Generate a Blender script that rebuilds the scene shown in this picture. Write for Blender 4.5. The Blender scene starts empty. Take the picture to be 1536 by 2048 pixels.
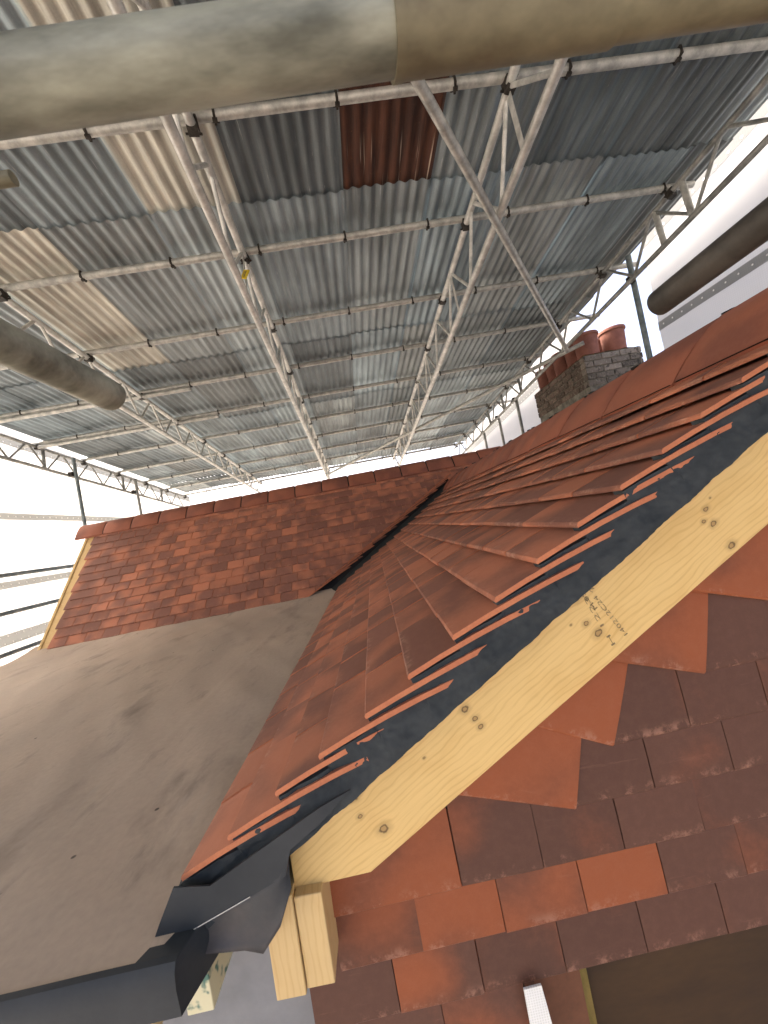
import bpy, bmesh, math, random
from mathutils import Vector, Matrix, noise
from math import sin, cos, tan, radians, pi, atan2, sqrt
random.seed(7)
scn = bpy.context.scene
col = scn.collection

# ------------------------------------------------------------ camera, sky, sun, exposure
F = 760.0                                   # focal length in photo pixels (photo 1536 x 2048)
ROLL = radians(11.0)
yv = Vector((745-768, 1047-1024, F)).normalized()          # world +Y seen from the camera (x right, y down, z forward)
dn = Vector((sin(ROLL), cos(ROLL), 0)); dn = (dn - dn.dot(yv)*yv).normalized()
xv = dn.cross(yv); zv = -dn
def ray(px, py):
    c = Vector((px-768, py-1024, F)); return Vector((xv.dot(c), yv.dot(c), zv.dot(c)))
def onY(px, py, Y): r = ray(px, py); return r*(Y/r.y)
def onZ(px, py, Z): r = ray(px, py); return r*(Z/r.z)
cam = bpy.data.cameras.new('camera'); camo = bpy.data.objects.new('camera', cam); col.objects.link(camo)
cx = Vector((xv.x, yv.x, zv.x)); cy = -Vector((xv.y, yv.y, zv.y)); cz = -Vector((xv.z, yv.z, zv.z))
camo.matrix_world = Matrix(((cx.x, cy.x, cz.x, 0), (cx.y, cy.y, cz.y, 0), (cx.z, cy.z, cz.z, 0), (0, 0, 0, 1)))
cam.sensor_fit = 'VERTICAL'; cam.sensor_height = 36.0; cam.lens = 36.0*F/2048.0
cam.clip_start = 0.02; cam.clip_end = 2000
cam.dof.use_dof = True; cam.dof.focus_distance = 1.3; cam.dof.aperture_fstop = 9.0
scn.camera = camo

SUN_EL, SUN_AZ = radians(46), radians(-55)      # azimuth clockwise from +Y: a veiled sun ahead and to the left, above the tin roof
world = bpy.data.worlds.new('World'); scn.world = world; world.use_nodes = True
wn = world.node_tree.nodes; wl = world.node_tree.links; wn.clear()
sky = wn.new('ShaderNodeTexSky'); sky.sky_type = 'NISHITA'; sky.sun_disc = False
sky.sun_elevation = SUN_EL; sky.sun_rotation = SUN_AZ
sky.air_density = 0.5; sky.dust_density = 8.0; sky.ozone_density = 0.3
bg = wn.new('ShaderNodeBackground'); bg.inputs['Strength'].default_value = 0.15
wo = wn.new('ShaderNodeOutputWorld')
wl.new(sky.outputs[0], bg.inputs[0]); wl.new(bg.outputs[0], wo.inputs[0])
sun = bpy.data.lights.new('sun', 'SUN'); sun.energy = 0.9; sun.angle = radians(25); sun.color = (1.0, 0.94, 0.84)
suno = bpy.data.objects.new('sun', sun); col.objects.link(suno)
sd = Vector((sin(SUN_AZ)*cos(SUN_EL), cos(SUN_AZ)*cos(SUN_EL), sin(SUN_EL)))
suno.rotation_euler = sd.to_track_quat('Z', 'Y').to_euler()
vs = scn.view_settings
vs.view_transform = 'Standard'; vs.look = 'None'; vs.gamma = 1.0; vs.use_curve_mapping = False
vs.exposure = 2.65
scn.cycles.max_bounces = 7; scn.cycles.diffuse_bounces = 4; scn.cycles.transmission_bounces = 4

# ------------------------------------------------------------ helpers
GZ = -6.5
def tag(o, label=None, cat=None, group=None, kind=None):
    if label: o['label'] = label
    if cat: o['category'] = cat; o['kind'] = 'thing'
    if group: o['group'] = group
    if kind: o['kind'] = kind
    return o
def put(name, mesh, parent=None, inv=None, M=None):
    o = bpy.data.objects.new(name, mesh); col.objects.link(o)
    if parent is not None:
        o.parent = parent
        if inv is not None: o.matrix_parent_inverse = inv
    if M is not None: o.matrix_basis = M
    return o
def empty(name, loc):
    o = bpy.data.objects.new(name, None); col.objects.link(o); o.location = loc; o.empty_display_size = 0.1
    return o
def invof(loc): return Matrix.Translation(-Vector(loc))
class MB:
    def __init__(s): s.v = []; s.f = []; s.m = []
    def poly(s, pts, mi=0):
        b = len(s.v); s.v += [tuple(p) for p in pts]; s.f.append(tuple(range(b, b+len(pts)))); s.m.append(mi)
    def box(s, x0, x1, y0, y1, z0, z1, mi=0):
        b = len(s.v)
        s.v += [(x, y, z) for z in (z0, z1) for y in (y0, y1) for x in (x0, x1)]
        for q in ((0,2,3,1),(4,5,7,6),(0,1,5,4),(2,6,7,3),(0,4,6,2),(1,3,7,5)):
            s.f.append(tuple(b+i for i in q)); s.m.append(mi)
    def prism(s, pts, d, mi=0):                 # pts: planar loop, extruded by vector d
        b = len(s.v); n = len(pts); d = Vector(d)
        s.v += [tuple(p) for p in pts] + [tuple(Vector(p)+d) for p in pts]
        s.f.append(tuple(range(b, b+n))); s.m.append(mi)
        s.f.append(tuple(reversed(range(b+n, b+2*n)))); s.m.append(mi)
        for i in range(n):
            j = (i+1) % n; s.f.append((b+j, b+i, b+n+i, b+n+j)); s.m.append(mi)
    def tube(s, p0, p1, r, n=14, caps=True, inner=0, mi=0):
        p0 = Vector(p0); p1 = Vector(p1); a = (p1-p0).normalized()
        e = a.orthogonal().normalized(); g = a.cross(e); b = len(s.v)
        for p in (p0, p1):
            for i in range(n):
                t = 2*pi*i/n; s.v.append(tuple(p + r*(cos(t)*e + sin(t)*g)))
        for i in range(n):
            j = (i+1) % n; s.f.append((b+i, b+j, b+n+j, b+n+i)); s.m.append(mi)
        if caps:
            if inner:                           # open tube end: lip, then a hole
                for k, (p, q) in enumerate(((p0, a), (p1, -a))):
                    c = len(s.v)
                    for i in range(n):
                        t = 2*pi*i/n; s.v.append(tuple(p + inner*(cos(t)*e + sin(t)*g)))
                    for i in range(n):
                        t = 2*pi*i/n; s.v.append(tuple(p + q*0.12 + inner*(cos(t)*e + sin(t)*g)))
                    for i in range(n):
                        j = (i+1) % n
                        s.f.append((b+k*n+i, b+k*n+j, c+j, c+i)); s.m.append(mi)
                        s.f.append((c+i, c+j, c+n+j, c+n+i)); s.m.append(mi)
            else:
                s.f.append(tuple(reversed(range(b, b+n)))); s.m.append(mi)
                s.f.append(tuple(range(b+n, b+2*n))); s.m.append(mi)
    def lathe(s, prof, c, n=20, mi=0):
        b = len(s.v); m = len(prof)
        for r, z in prof:
            for i in range(n):
                t = 2*pi*i/n; s.v.append((c[0]+r*cos(t), c[1]+r*sin(t), c[2]+z))
        for k in range(m-1):
            for i in range(n):
                j = (i+1) % n; s.f.append((b+k*n+i, b+k*n+j, b+(k+1)*n+j, b+(k+1)*n+i)); s.m.append(mi)
    def mesh(s, name, mats, smooth=False, fix=True):
        me = bpy.data.meshes.new(name); me.from_pydata(s.v, [], s.f); 
        for m in (mats if isinstance(mats, (list, tuple)) else [mats]): me.materials.append(m)
        for p, mi in zip(me.polygons, s.m): p.material_index = mi; p.use_smooth = smooth
        if fix:
            bm = bmesh.new(); bm.from_mesh(me); bmesh.ops.recalc_face_normals(bm, faces=bm.faces); bm.to_mesh(me); bm.free()
        if smooth:
            try: me.set_sharp_from_angle(angle=radians(40))
            except Exception: pass
        return me
    def build(s, name, mats, parent=None, inv=None, smooth=False, bevel=0, fix=True):
        me = s.mesh(name, mats, smooth, fix)
        if bevel:
            bm = bmesh.new(); bm.from_mesh(me)
            bmesh.ops.bevel(bm, geom=[e for e in bm.edges if e.calc_face_angle(0) > 0.5], offset=bevel, segments=2, affect='EDGES')
            bm.to_mesh(me); bm.free()
        return put(name, me, parent, inv)
def nz(x, y, z, s=1.0): return noise.noise(Vector((x*s, y*s, z*s)))

# ------------------------------------------------------------ materials
class NT:
    def __init__(s, name):
        s.mat = bpy.data.materials.new(name); s.mat.use_nodes = True
        s.n = s.mat.node_tree.nodes; s.l = s.mat.node_tree.links; s.n.clear()
        s.out = s.n.new('ShaderNodeOutputMaterial')
    def node(s, t, ins=None, **kw):
        nd = s.n.new(t)
        for k, v in kw.items(): setattr(nd, k, v)
        for k, v in (ins or {}).items():
            if isinstance(v, bpy.types.NodeSocket): s.l.new(v, nd.inputs[k])
            else: nd.inputs[k].default_value = v
        return nd
    def math(s, op, a, b=0.0, clamp=False):
        nd = s.node('ShaderNodeMath', {0: a, 1: b}, operation=op); nd.use_clamp = clamp; return nd.outputs[0]
    def mix(s, f, a, b, bt='MIX'):
        nd = s.n.new('ShaderNodeMix'); nd.data_type = 'RGBA'; nd.blend_type = bt
        for k, v in ((0, f), (6, a), (7, b)):
            if isinstance(v, bpy.types.NodeSocket): s.l.new(v, nd.inputs[k])
            else: nd.inputs[k].default_value = v if k == 0 else (tuple(v)+(1,))[:4]
        return nd.outputs[2]
    def noise(s, vec, scale, detail=4, rough=0.55):
        return s.node('ShaderNodeTexNoise', {'Vector': vec, 'Scale': scale, 'Detail': detail, 'Roughness': rough}).outputs[0]
    def obj(s): return s.node('ShaderNodeTexCoord').outputs['Object']
    def mapv(s, vec, loc=(0,0,0), rot=(0,0,0), sc=(1,1,1)):
        return s.node('ShaderNodeMapping', {'Vector': vec, 'Location': loc, 'Rotation': rot, 'Scale': sc}).outputs[0]
    def ramp(s, f, a, b):                       # smooth 0..1 between a and b
        nd = s.node('ShaderNodeMapRange', {'Value': f, 'From Min': a, 'From Max': b}); nd.interpolation_type = 'SMOOTHSTEP'; return nd.outputs[0]
    def bump(s, h, strength, dist=0.002):
        return s.node('ShaderNodeBump', {'Height': h, 'Strength': strength, 'Distance': dist}).outputs[0]
    def bsdf(s, c, rough=0.7, metal=0.0, bump=None, spec=0.4):
        ins = {'Base Color': c if isinstance(c, bpy.types.NodeSocket) else (tuple(c)+(1,))[:4], 'Roughness': rough, 'Metallic': metal, 'Specular IOR Level': spec}
        if bump is not None: ins['Normal'] = bump
        b = s.node('ShaderNodeBsdfPrincipled', ins); s.l.new(b.outputs[0], s.out.inputs[0]); return b
def randvec(t, vec):
    r = t.node('ShaderNodeObjectInfo').outputs['Random']
    off = t.node('ShaderNodeCombineXYZ', {0: t.math('MULTIPLY', r, 37.0), 1: t.math('MULTIPLY', r, 91.0), 2: t.math('MULTIPLY', r, 53.0)}).outputs[0]
    return t.node('ShaderNodeVectorMath', {0: vec, 1: off}, operation='ADD').outputs[0]

def m_tile(name, brown, orange, pale, bloom=0.5, amp=2.2):
    t = NT(name); v = t.obj(); rv = randvec(t, v)
    oc = t.node('ShaderNodeSeparateColor', {0: t.node('ShaderNodeObjectInfo').outputs['Color']}).outputs
    n1 = t.noise(rv, 6.0, 1.0, 0.4); n2 = t.noise(rv, 55.0, 5, 0.65); n3 = t.noise(rv, 420.0, 3, 0.6)
    f = t.math('ADD', t.math('MULTIPLY', t.math('SUBTRACT', n1, 0.5), amp), oc[0])
    f = t.ramp(t.math('ADD', f, t.math('MULTIPLY', t.math('SUBTRACT', n2, 0.5), 0.25)), 0.15, 0.85)
    c = t.mix(f, brown, orange)
    c = t.mix(t.ramp(n2, 0.35, 0.75), c, t.mix(0.05, c, pale))
    c = t.mix(1.0, c, t.mix(n3, (0.90,)*3, (1.08,)*3), 'MULTIPLY')
    c = t.mix(1.0, c, t.mix(oc[1], (0.62, 0.62, 0.62), (1.35, 1.35, 1.35)), 'MULTIPLY')
    y = t.node('ShaderNodeSeparateXYZ', {0: v}).outputs[1]
    tail = t.math('SUBTRACT', 1.0, t.ramp(y, 0.0, 0.028))
    bl = t.math('MULTIPLY', t.math('MULTIPLY', tail, t.ramp(t.noise(rv, 24.0, 6, 0.75), 0.50, 0.66)), bloom)
    c = t.mix(bl, c, pale)
    wp = t.node('ShaderNodeVectorMath', {0: rv, 1: (6.0, 60.0, 6.0)}, operation='MULTIPLY').outputs[0]
    c = t.mix(t.math('MULTIPLY', t.ramp(t.noise(wp, 1.0, 4, 0.7), 0.62, 0.78), 0.22*bloom), c, pale)
    h = t.math('ADD', t.math('MULTIPLY', n3, 0.5), n2)
    t.bsdf(c, 0.70, 0, t.bump(h, 0.28, 0.0007), 0.35); return t.mat
def m_simple(name, c1, c2, scale, rough=0.7, metal=0.0, bump=0.3, dist=0.002, spec=0.4, stretch=(1,1,1), detail=5):
    t = NT(name); v = t.mapv(t.obj(), sc=stretch); n = t.noise(v, scale, detail, 0.6); n2 = t.noise(v, scale*9, 3, 0.6)
    c = t.mix(t.ramp(n, 0.3, 0.72), c1, c2); c = t.mix(1.0, c, t.mix(n2, (0.82,)*3, (1.16,)*3), 'MULTIPLY')
    t.bsdf(c, rough, metal, t.bump(t.math('ADD', n, t.math('MULTIPLY', n2, 0.35)), bump, dist), spec); return t.mat

BROWN = (0.215, 0.090, 0.060); ORANGE = (0.44, 0.160, 0.086); PALE = (0.58, 0.33, 0.23)
M_tile = m_tile('clay_tile', BROWN, ORANGE, PALE, 0.45)
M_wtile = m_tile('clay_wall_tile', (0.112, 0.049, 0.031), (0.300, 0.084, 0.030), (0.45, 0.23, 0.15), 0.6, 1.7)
M_clay = m_simple('fresh_clay_edge', (0.55, 0.20, 0.095), (0.46, 0.155, 0.075), 30, 0.85, bump=0.4, dist=0.001)
M_ridge = m_tile('clay_ridge_tile', (0.23, 0.082, 0.052), (0.34, 0.115, 0.064), PALE, 0.0)
M_mortar = m_simple('dark_verge_mortar', (0.026, 0.032, 0.035), (0.045, 0.051, 0.053), 14, 0.85, bump=0.6, dist=0.002)
M_black = m_simple('black_mortar', (0.010, 0.009, 0.008), (0.022, 0.02, 0.018), 60, 0.9)
M_felt = m_simple('dark_roofing_felt', (0.014, 0.020, 0.026), (0.030, 0.035, 0.040), 5, 0.6, bump=0.3, dist=0.003)
M_flap = m_simple('dusty_rubber_flap', (0.040, 0.045, 0.050), (0.10, 0.085, 0.078), 7, 0.55, bump=0.3, dist=0.003)
M_valley = m_simple('lead_grey_valley', (0.018, 0.022, 0.022), (0.035, 0.04, 0.038), 12, 0.6)
M_deck = m_simple('dark_underlay', (0.02, 0.018, 0.017), (0.035, 0.03, 0.028), 8, 0.9)

def m_wood(name, base, late, knots, L=1.0):
    t = NT(name); v = t.obj(); sep = t.node('ShaderNodeSeparateXYZ', {0: v}).outputs
    # local x runs along the board, z across it
    warp = t.noise(t.mapv(v, sc=(5, 9, 9)), 1.0, 3, 0.5)
    wz = t.math('ADD', sep[2], t.math('MULTIPLY', t.math('SUBTRACT', warp, 0.5), 0.05))
    kd = None; kmask = None; halo = None
    for (kx, kz, kr) in knots:
        dx = t.math('MULTIPLY', t.math('SUBTRACT', sep[0], kx), 0.75); dz = t.math('SUBTRACT', sep[2], kz)
        d = t.math('SQRT', t.math('ADD', t.math('MULTIPLY', dx, dx), t.math('MULTIPLY', dz, dz)))
        q = t.math('DIVIDE', d, kr)
        kmask = q if kmask is None else t.math('MINIMUM', kmask, q)
        g = t.math('MULTIPLY', t.math('POWER', 2.718, t.math('MULTIPLY', t.math('MULTIPLY', q, q), -0.12)), t.math('MULTIPLY', dz, 0.85))
        wz = t.math('SUBTRACT', wz, g)
    w = t.node('ShaderNodeTexWave', {'Vector': t.node('ShaderNodeCombineXYZ', {0: t.math('MULTIPLY', sep[0], 0.30), 1: 0.0, 2: t.math('MULTIPLY', wz, 26.0)}).outputs[0], 'Scale': 1.0, 'Distortion': 3.5, 'Detail': 3.0, 'Detail Scale': 1.2}, wave_type='BANDS', bands_direction='Z').outputs[1]
    fine = t.noise(t.mapv(v, sc=(6, 60, 420)), 1.0, 3, 0.6)
    patch = t.noise(t.mapv(v, sc=(6, 14, 14)), 1.0, 4, 0.6)
    c = t.mix(t.math('MULTIPLY', t.math('MULTIPLY', t.ramp(w, 0.72, 0.99), t.ramp(patch, 0.25, 0.65)), 0.42), base, late)
    c = t.mix(t.math('MULTIPLY', t.ramp(fine, 0.45, 0.75), 0.22), c, late)
    c = t.mix(t.math('MULTIPLY', t.ramp(patch, 0.45, 0.75), 0.55), c, (base[0]*0.86, base[1]*0.78, base[2]*0.66))
    if kmask is not None:
        qn = t.math('ADD', kmask, t.math('MULTIPLY', t.math('SUBTRACT', t.noise(v, 90, 4), 0.5), 1.5))
        c = t.mix(t.math('MULTIPLY', t.math('SUBTRACT', 1.0, t.ramp(qn, 0.8, 3.0)), 0.42), c, (0.33, 0.19, 0.065))
        ring = t.math('MULTIPLY', t.ramp(qn, 0.55, 0.85), t.math('SUBTRACT', 1.0, t.ramp(qn, 0.95, 1.25)))
        c = t.mix(t.math('MULTIPLY', t.math('SUBTRACT', 1.0, t.ramp(qn, 0.85, 1.05)), 0.55), c, (0.33, 0.19, 0.07))
        c = t.mix(t.math('MULTIPLY', ring, 0.75), c, (0.075, 0.045, 0.022))
    sp = t.noise(v, 95, 2, 0.5)
    c = t.mix(t.math('MULTIPLY', t.ramp(sp, 0.77, 0.80), 0.5), c, (0.2, 0.12, 0.05))
    t.bsdf(c, 0.62, 0, t.bump(t.math('ADD', fine, t.math('MULTIPLY', w, 0.4)), 0.25, 0.0008), 0.35); return t.mat
PINE = (0.74, 0.54, 0.25); PINE2 = (0.52, 0.31, 0.10)
M_pine = m_wood('pine', (0.68, 0.48, 0.22), PINE2, [])

def m_sheet():
    t = NT('galvanised_sheet'); v = t.obj(); rv = randvec(t, v)
    oi = t.node('ShaderNodeObjectInfo').outputs['Color']
    st = t.noise(t.mapv(rv, sc=(26, 1.6, 1)), 1.0, 5, 0.65)
    st2 = t.noise(t.mapv(rv, sc=(70, 5, 1)), 1.0, 4, 0.7)
    big = t.noise(t.mapv(rv, sc=(3.0, 1.2, 1)), 1.0, 3, 0.55)
    spang = t.noise(rv, 160, 2, 0.5)
    c = t.mix(1.0, oi, t.mix(t.ramp(big, 0.25, 0.75), (0.66,)*3, (1.22,)*3), 'MULTIPLY')
    c = t.mix(1.0, c, t.mix(t.ramp(st, 0.3, 0.75), (0.72,)*3, (1.25,)*3), 'MULTIPLY')
    c = t.mix(t.math('MULTIPLY', t.ramp(st2, 0.62, 0.78), 0.45), c, (0.75, 0.76, 0.75))
    c = t.mix(1.0, c, t.mix(spang, (0.85,)*3, (1.15,)*3), 'MULTIPLY')
    rs = t.math('MULTIPLY', t.ramp(t.noise(t.mapv(rv, sc=(14, 5, 1)), 1.0, 6, 0.75), 0.70, 0.76), 0.85)
    c = t.mix(rs, c, (0.10, 0.045, 0.025))
    t.bsdf(c, t.mix(st, (0.42,)*3, (0.62,)*3), 0.35, t.bump(t.math('ADD', st2, spang), 0.15, 0.001), 0.5); return t.mat
M_sheet = m_sheet()
def m_rust():
    t = NT('rusted_sheet'); v = t.obj()
    st = t.noise(t.mapv(v, sc=(24, 2.0, 1)), 1.0, 5, 0.65); n = t.noise(v, 40, 5, 0.7)
    c = t.mix(t.ramp(st, 0.3, 0.7), (0.035, 0.014, 0.009), (0.105, 0.038, 0.019)); c = t.mix(t.ramp(n, 0.6, 0.8), c, (0.16, 0.07, 0.035))
    y = t.node('ShaderNodeSeparateXYZ', {0: v}).outputs; 
    s = t.math('MULTIPLY', t.ramp(t.noise(t.mapv(v, sc=(60, 1.2, 1)), 1.0, 3, 0.6), 0.60, 0.70), t.ramp(y[1], 1.25, 1.45))
    c = t.mix(t.math('MULTIPLY', s, 0.8), c, (0.6, 0.5, 0.4))
    t.bsdf(c, 0.7, 0.1, t.bump(n, 0.3, 0.001), 0.4); return t.mat
M_rust = m_rust()
M_tube = m_simple('galvanised_tube', (0.30, 0.30, 0.275), (0.56, 0.55, 0.50), 16, 0.45, 0.35, 0.2, 0.0008, 0.5)
M_alu = m_simple('aluminium_lattice', (0.42, 0.42, 0.385), (0.70, 0.69, 0.64), 14, 0.42, 0.3, 0.15, 0.0008, 0.5)
M_dirty = m_simple('dirty_tube', (0.08, 0.08, 0.06), (0.42, 0.42, 0.33), 15, 0.55, 0.25, 0.35, 0.001, 0.4, (0.35, 1, 1))
M_sleeve = m_simple('dirty_brown_sleeve', (0.11, 0.09, 0.055), (0.30, 0.27, 0.17), 11, 0.55, 0.2, 0.4, 0.001, 0.4, (0.6, 1, 1))
M_dark = m_simple('dark_brown_tube', (0.030, 0.027, 0.022), (0.075, 0.066, 0.055), 16, 0.6, 0.1, 0.35, 0.001)  # mottled brown-black over the whole tube
M_bluetube = m_simple('blue_grey_tube', (0.09, 0.12, 0.13), (0.22, 0.25, 0.25), 12, 0.5, 0.3, 0.3, 0.001)
M_steel = m_simple('dark_steel_beam', (0.17, 0.175, 0.165), (0.36, 0.36, 0.33), 12, 0.5, 0.35, 0.3, 0.001)
M_coupler = m_simple('dark_coupler', (0.020, 0.018, 0.015), (0.06, 0.05, 0.04), 50, 0.65, 0.3)
M_yellow = m_simple('yellow_tag', (0.80, 0.58, 0.02), (0.85, 0.65, 0.04), 40, 0.5)
M_ink = m_simple('stamp_ink', (0.16, 0.11, 0.055), (0.50, 0.36, 0.17), 60, 0.8)
def m_sheeting(name, tint, dots):
    t = NT(name); v = t.obj(); s3 = t.node('ShaderNodeSeparateXYZ', {0: v}).outputs
    gy = t.math('FRACT', t.math('MULTIPLY', s3[1], 62.0)); gz = t.math('FRACT', t.math('MULTIPLY', s3[2], 62.0))
    grid = t.math('MAXIMUM', t.ramp(gy, 0.80, 0.9), t.ramp(gz, 0.80, 0.9))
    n = t.noise(t.mapv(v, sc=(1, 1.0, 2.5)), 1.3, 5, 0.6)
    c = t.mix(t.math('MULTIPLY', grid, 0.30), tint, (tint[0]*0.75, tint[1]*0.75, tint[2]*0.75))
    c = t.mix(t.math('MULTIPLY', t.ramp(n, 0.45, 0.8), 0.12), c, (tint[0]*0.75, tint[1]*0.73, tint[2]*0.66))
    d = t.node('ShaderNodeBsdfDiffuse', {'Color': c}); tr = t.node('ShaderNodeBsdfTranslucent', {'Color': c})
    mx = t.node('ShaderNodeMixShader', {0: 0.62, 1: d.outputs[0], 2: tr.outputs[0]})
    t.l.new(mx.outputs[0], t.out.inputs[0]); return t.mat
M_cloth = m_sheeting('white_sheeting', (0.60, 0.592, 0.565), False)
M_band = m_sheeting('grey_reinforcing_band', (0.34, 0.345, 0.335), True)
M_eye = m_simple('white_eyelet', (0.85, 0.85, 0.83), (0.9, 0.9, 0.88), 20, 0.5)
def m_flat():
    t = NT('dusty_roof_membrane'); v = t.obj()
    a = t.noise(t.mapv(v, rot=(0, 0, radians(-28)), sc=(1.5, 0.8, 1)), 1.3, 4, 0.5)
    b = t.noise(t.mapv(v, rot=(0, 0, radians(-40)), sc=(2.0, 1.0, 1)), 2.3, 5, 0.6)
    f = t.noise(v, 60, 4, 0.6)
    c = t.mix(t.ramp(a, 0.3, 0.7), (0.52, 0.405, 0.305), (0.43, 0.342, 0.266))
    c = t.mix(t.math('MULTIPLY', t.ramp(b, 0.53, 0.74), 0.55), c, (0.20, 0.155, 0.12))
    c = t.mix(t.math('MULTIPLY', t.ramp(t.noise(v, 1.1, 3), 0.5, 0.8), 0.35), c, (0.44, 0.375, 0.305))
    c = t.mix(1.0, c, t.mix(f, (0.86,)*3, (1.12,)*3), 'MULTIPLY')
    sm = t.noise(t.mapv(v, rot=(0, 0, radians(-50)), sc=(5.0, 1.6, 1)), 2.0, 6, 0.72)
    c = t.mix(t.math('MULTIPLY', t.ramp(sm, 0.55, 0.75), 0.42), c, (0.14, 0.12, 0.10))
    c = t.mix(t.math('MULTIPLY', t.ramp(t.noise(t.mapv(v, rot=(0, 0, radians(-58)), sc=(7.0, 1.5, 1)), 1.7, 6, 0.7), 0.60, 0.72), 0.4), c, (0.45, 0.38, 0.31))
    sp = t.node('ShaderNodeTexVoronoi', {'Vector': v, 'Scale': 7.0}).outputs[0]
    c = t.mix(t.math('MULTIPLY', t.math('SUBTRACT', 1.0, t.ramp(sp, 0.028, 0.045)), 0.8), c, (0.03, 0.025, 0.02))
    t.bsdf(c, 0.72, 0, t.bump(t.math('ADD', b, t.math('MULTIPLY', f, 0.06)), 0.3, 0.010), 0.25); return t.mat
M_flat = m_flat()
M_brickw = m_simple('brick_wall', (0.20, 0.10, 0.065), (0.28, 0.15, 0.10), 6, 0.85)
def m_brick():
    t = NT('sooty_brick'); v = t.obj(); rv = randvec(t, v)
    oi = t.node('ShaderNodeObjectInfo').outputs['Color']
    n = t.noise(rv, 14, 5, 0.7); n2 = t.noise(rv, 50, 4, 0.7)
    c = t.mix(1.0, oi, t.mix(n, (0.55,)*3, (1.4,)*3), 'MULTIPLY')
    c = t.mix(t.math('MULTIPLY', t.ramp(n2, 0.54, 0.66), 0.65), c, (0.30, 0.285, 0.225))
    c = t.mix(t.math('MULTIPLY', t.ramp(t.noise(rv, 16, 5, 0.75), 0.52, 0.62), 0.85), c, (0.02, 0.018, 0.014))
    t.bsdf(c, 0.9, 0, t.bump(n2, 0.6, 0.004), 0.2); return t.mat
M_brick = m_brick()
M_jmortar = m_simple('chimney_mortar', (0.06, 0.055, 0.042), (0.20, 0.185, 0.15), 10, 0.95, bump=0.6, dist=0.004)
M_lichen = m_simple('lichen_flaunching', (0.36, 0.34, 0.28), (0.60, 0.36, 0.05), 9, 0.95, bump=0.6, dist=0.006)
M_pot = m_simple('terracotta_pot', (0.16, 0.058, 0.038), (0.25, 0.098, 0.066), 7, 0.8, bump=0.25)
M_grey = m_simple('grey_wall_panel', (0.21, 0.215, 0.22), (0.26, 0.26, 0.262), 3, 0.7, bump=0.1)
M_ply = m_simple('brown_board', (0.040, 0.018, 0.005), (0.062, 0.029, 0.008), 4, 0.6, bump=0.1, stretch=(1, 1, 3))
M_ochre = m_simple('ochre_jamb', (0.22, 0.155, 0.03), (0.28, 0.19, 0.045), 10, 0.6)
M_scrim = None
def m_scrim():
    t = NT('white_mesh_strip'); v = t.obj(); s3 = t.node('ShaderNodeSeparateXYZ', {0: v}).outputs
    g = t.math('MAXIMUM', t.ramp(t.math('FRACT', t.math('MULTIPLY', s3[0], 210)), 0.5, 0.8), t.ramp(t.math('FRACT', t.math('MULTIPLY', s3[2], 210)), 0.5, 0.8))
    t.bsdf(t.mix(g, (0.74, 0.74, 0.69), (0.86, 0.86, 0.82)), 0.8, 0, t.bump(g, 0.4, 0.0006)); return t.mat
M_scrim = m_scrim()
M_ground = m_simple('ground_gravel', (0.16, 0.145, 0.125), (0.27, 0.25, 0.215), 1.5, 0.95, bump=0.5, dist=0.02)

# ------------------------------------------------------------ ground
g = MB(); g.poly([(-600, -600, GZ), (600, -600, GZ), (600, 600, GZ), (-600, 600, GZ)])
tag(g.build('ground', M_ground, fix=False), kind='structure')

# ------------------------------------------------------------ house
HL = Vector((0, 3.0, GZ)); HI = invof(HL)
house = empty('house', HL)
tag(house, 'house with steep red clay tiled roofs and a tile hung gable, under scaffolding', 'house')
# walls below the roofs
b = MB()
b.box(-0.27, 2.30, 0.95, 4.6, GZ, -0.62)
b.box(-3.05, 5.5, 3.75, 5.9, GZ, -0.68)
b.box(-3.15, -0.30, 0.95, 3.74, GZ, -0.69)
b.build('wall', M_brickw, house, HI)

# ---- tiles
def tile_mesh(name, w, l, t, camber, mats, bend=0.0):
    mb = MB(); ys = [0.0, 0.004, l*0.25, l*0.5, l*0.75, l]; top = []; bot = []
    for i, y in enumerate(ys):
        c = camber*(1-(2*y/l-1)**2); d = 0.0035 if i == 0 else 0.0
        for x in (-w/2, w/2):
            mb.v.append((x, y, t + c - d + (bend if x > 0 else -bend)*0.5))
    nb = len(mb.v)
    for y in ys:
        c = camber*(1-(2*y/l-1)**2)
        for x in (-w/2, w/2): mb.v.append((x, y, c + (bend if x > 0 else -bend)*0.5))
    for i in range(len(ys)-1):
        a = 2*i; mb.f.append((a, a+1, a+3, a+2)); mb.m.append(0)
        mb.f.append((nb+a, nb+a+2, nb+a+3, nb+a+1)); mb.m.append(0)
        mb.f.append((a, a+2, nb+a+2, nb+a)); mb.m.append(1)
        mb.f.append((a+1, nb+a+1, nb+a+3, a+3)); mb.m.append(1)
    mb.f.append((0, nb, nb+1, 1)); mb.m.append(0); a = 2*(len(ys)-1)
    mb.f.append((a, a+1, nb+a+1, nb+a)); mb.m.append(0)
    return mb.mesh(name, mats, False)
T = 0.0088
def basis(a, u, n, p):
    return Matrix(((a.x, u.x, n.x, p.x), (a.y, u.y, n.y, p.y), (a.z, u.z, n.z, p.z), (0, 0, 0, 1)))
def tilt(a, u, n, beta): return u*cos(beta) - n*sin(beta), n*cos(beta) + u*sin(beta)
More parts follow.
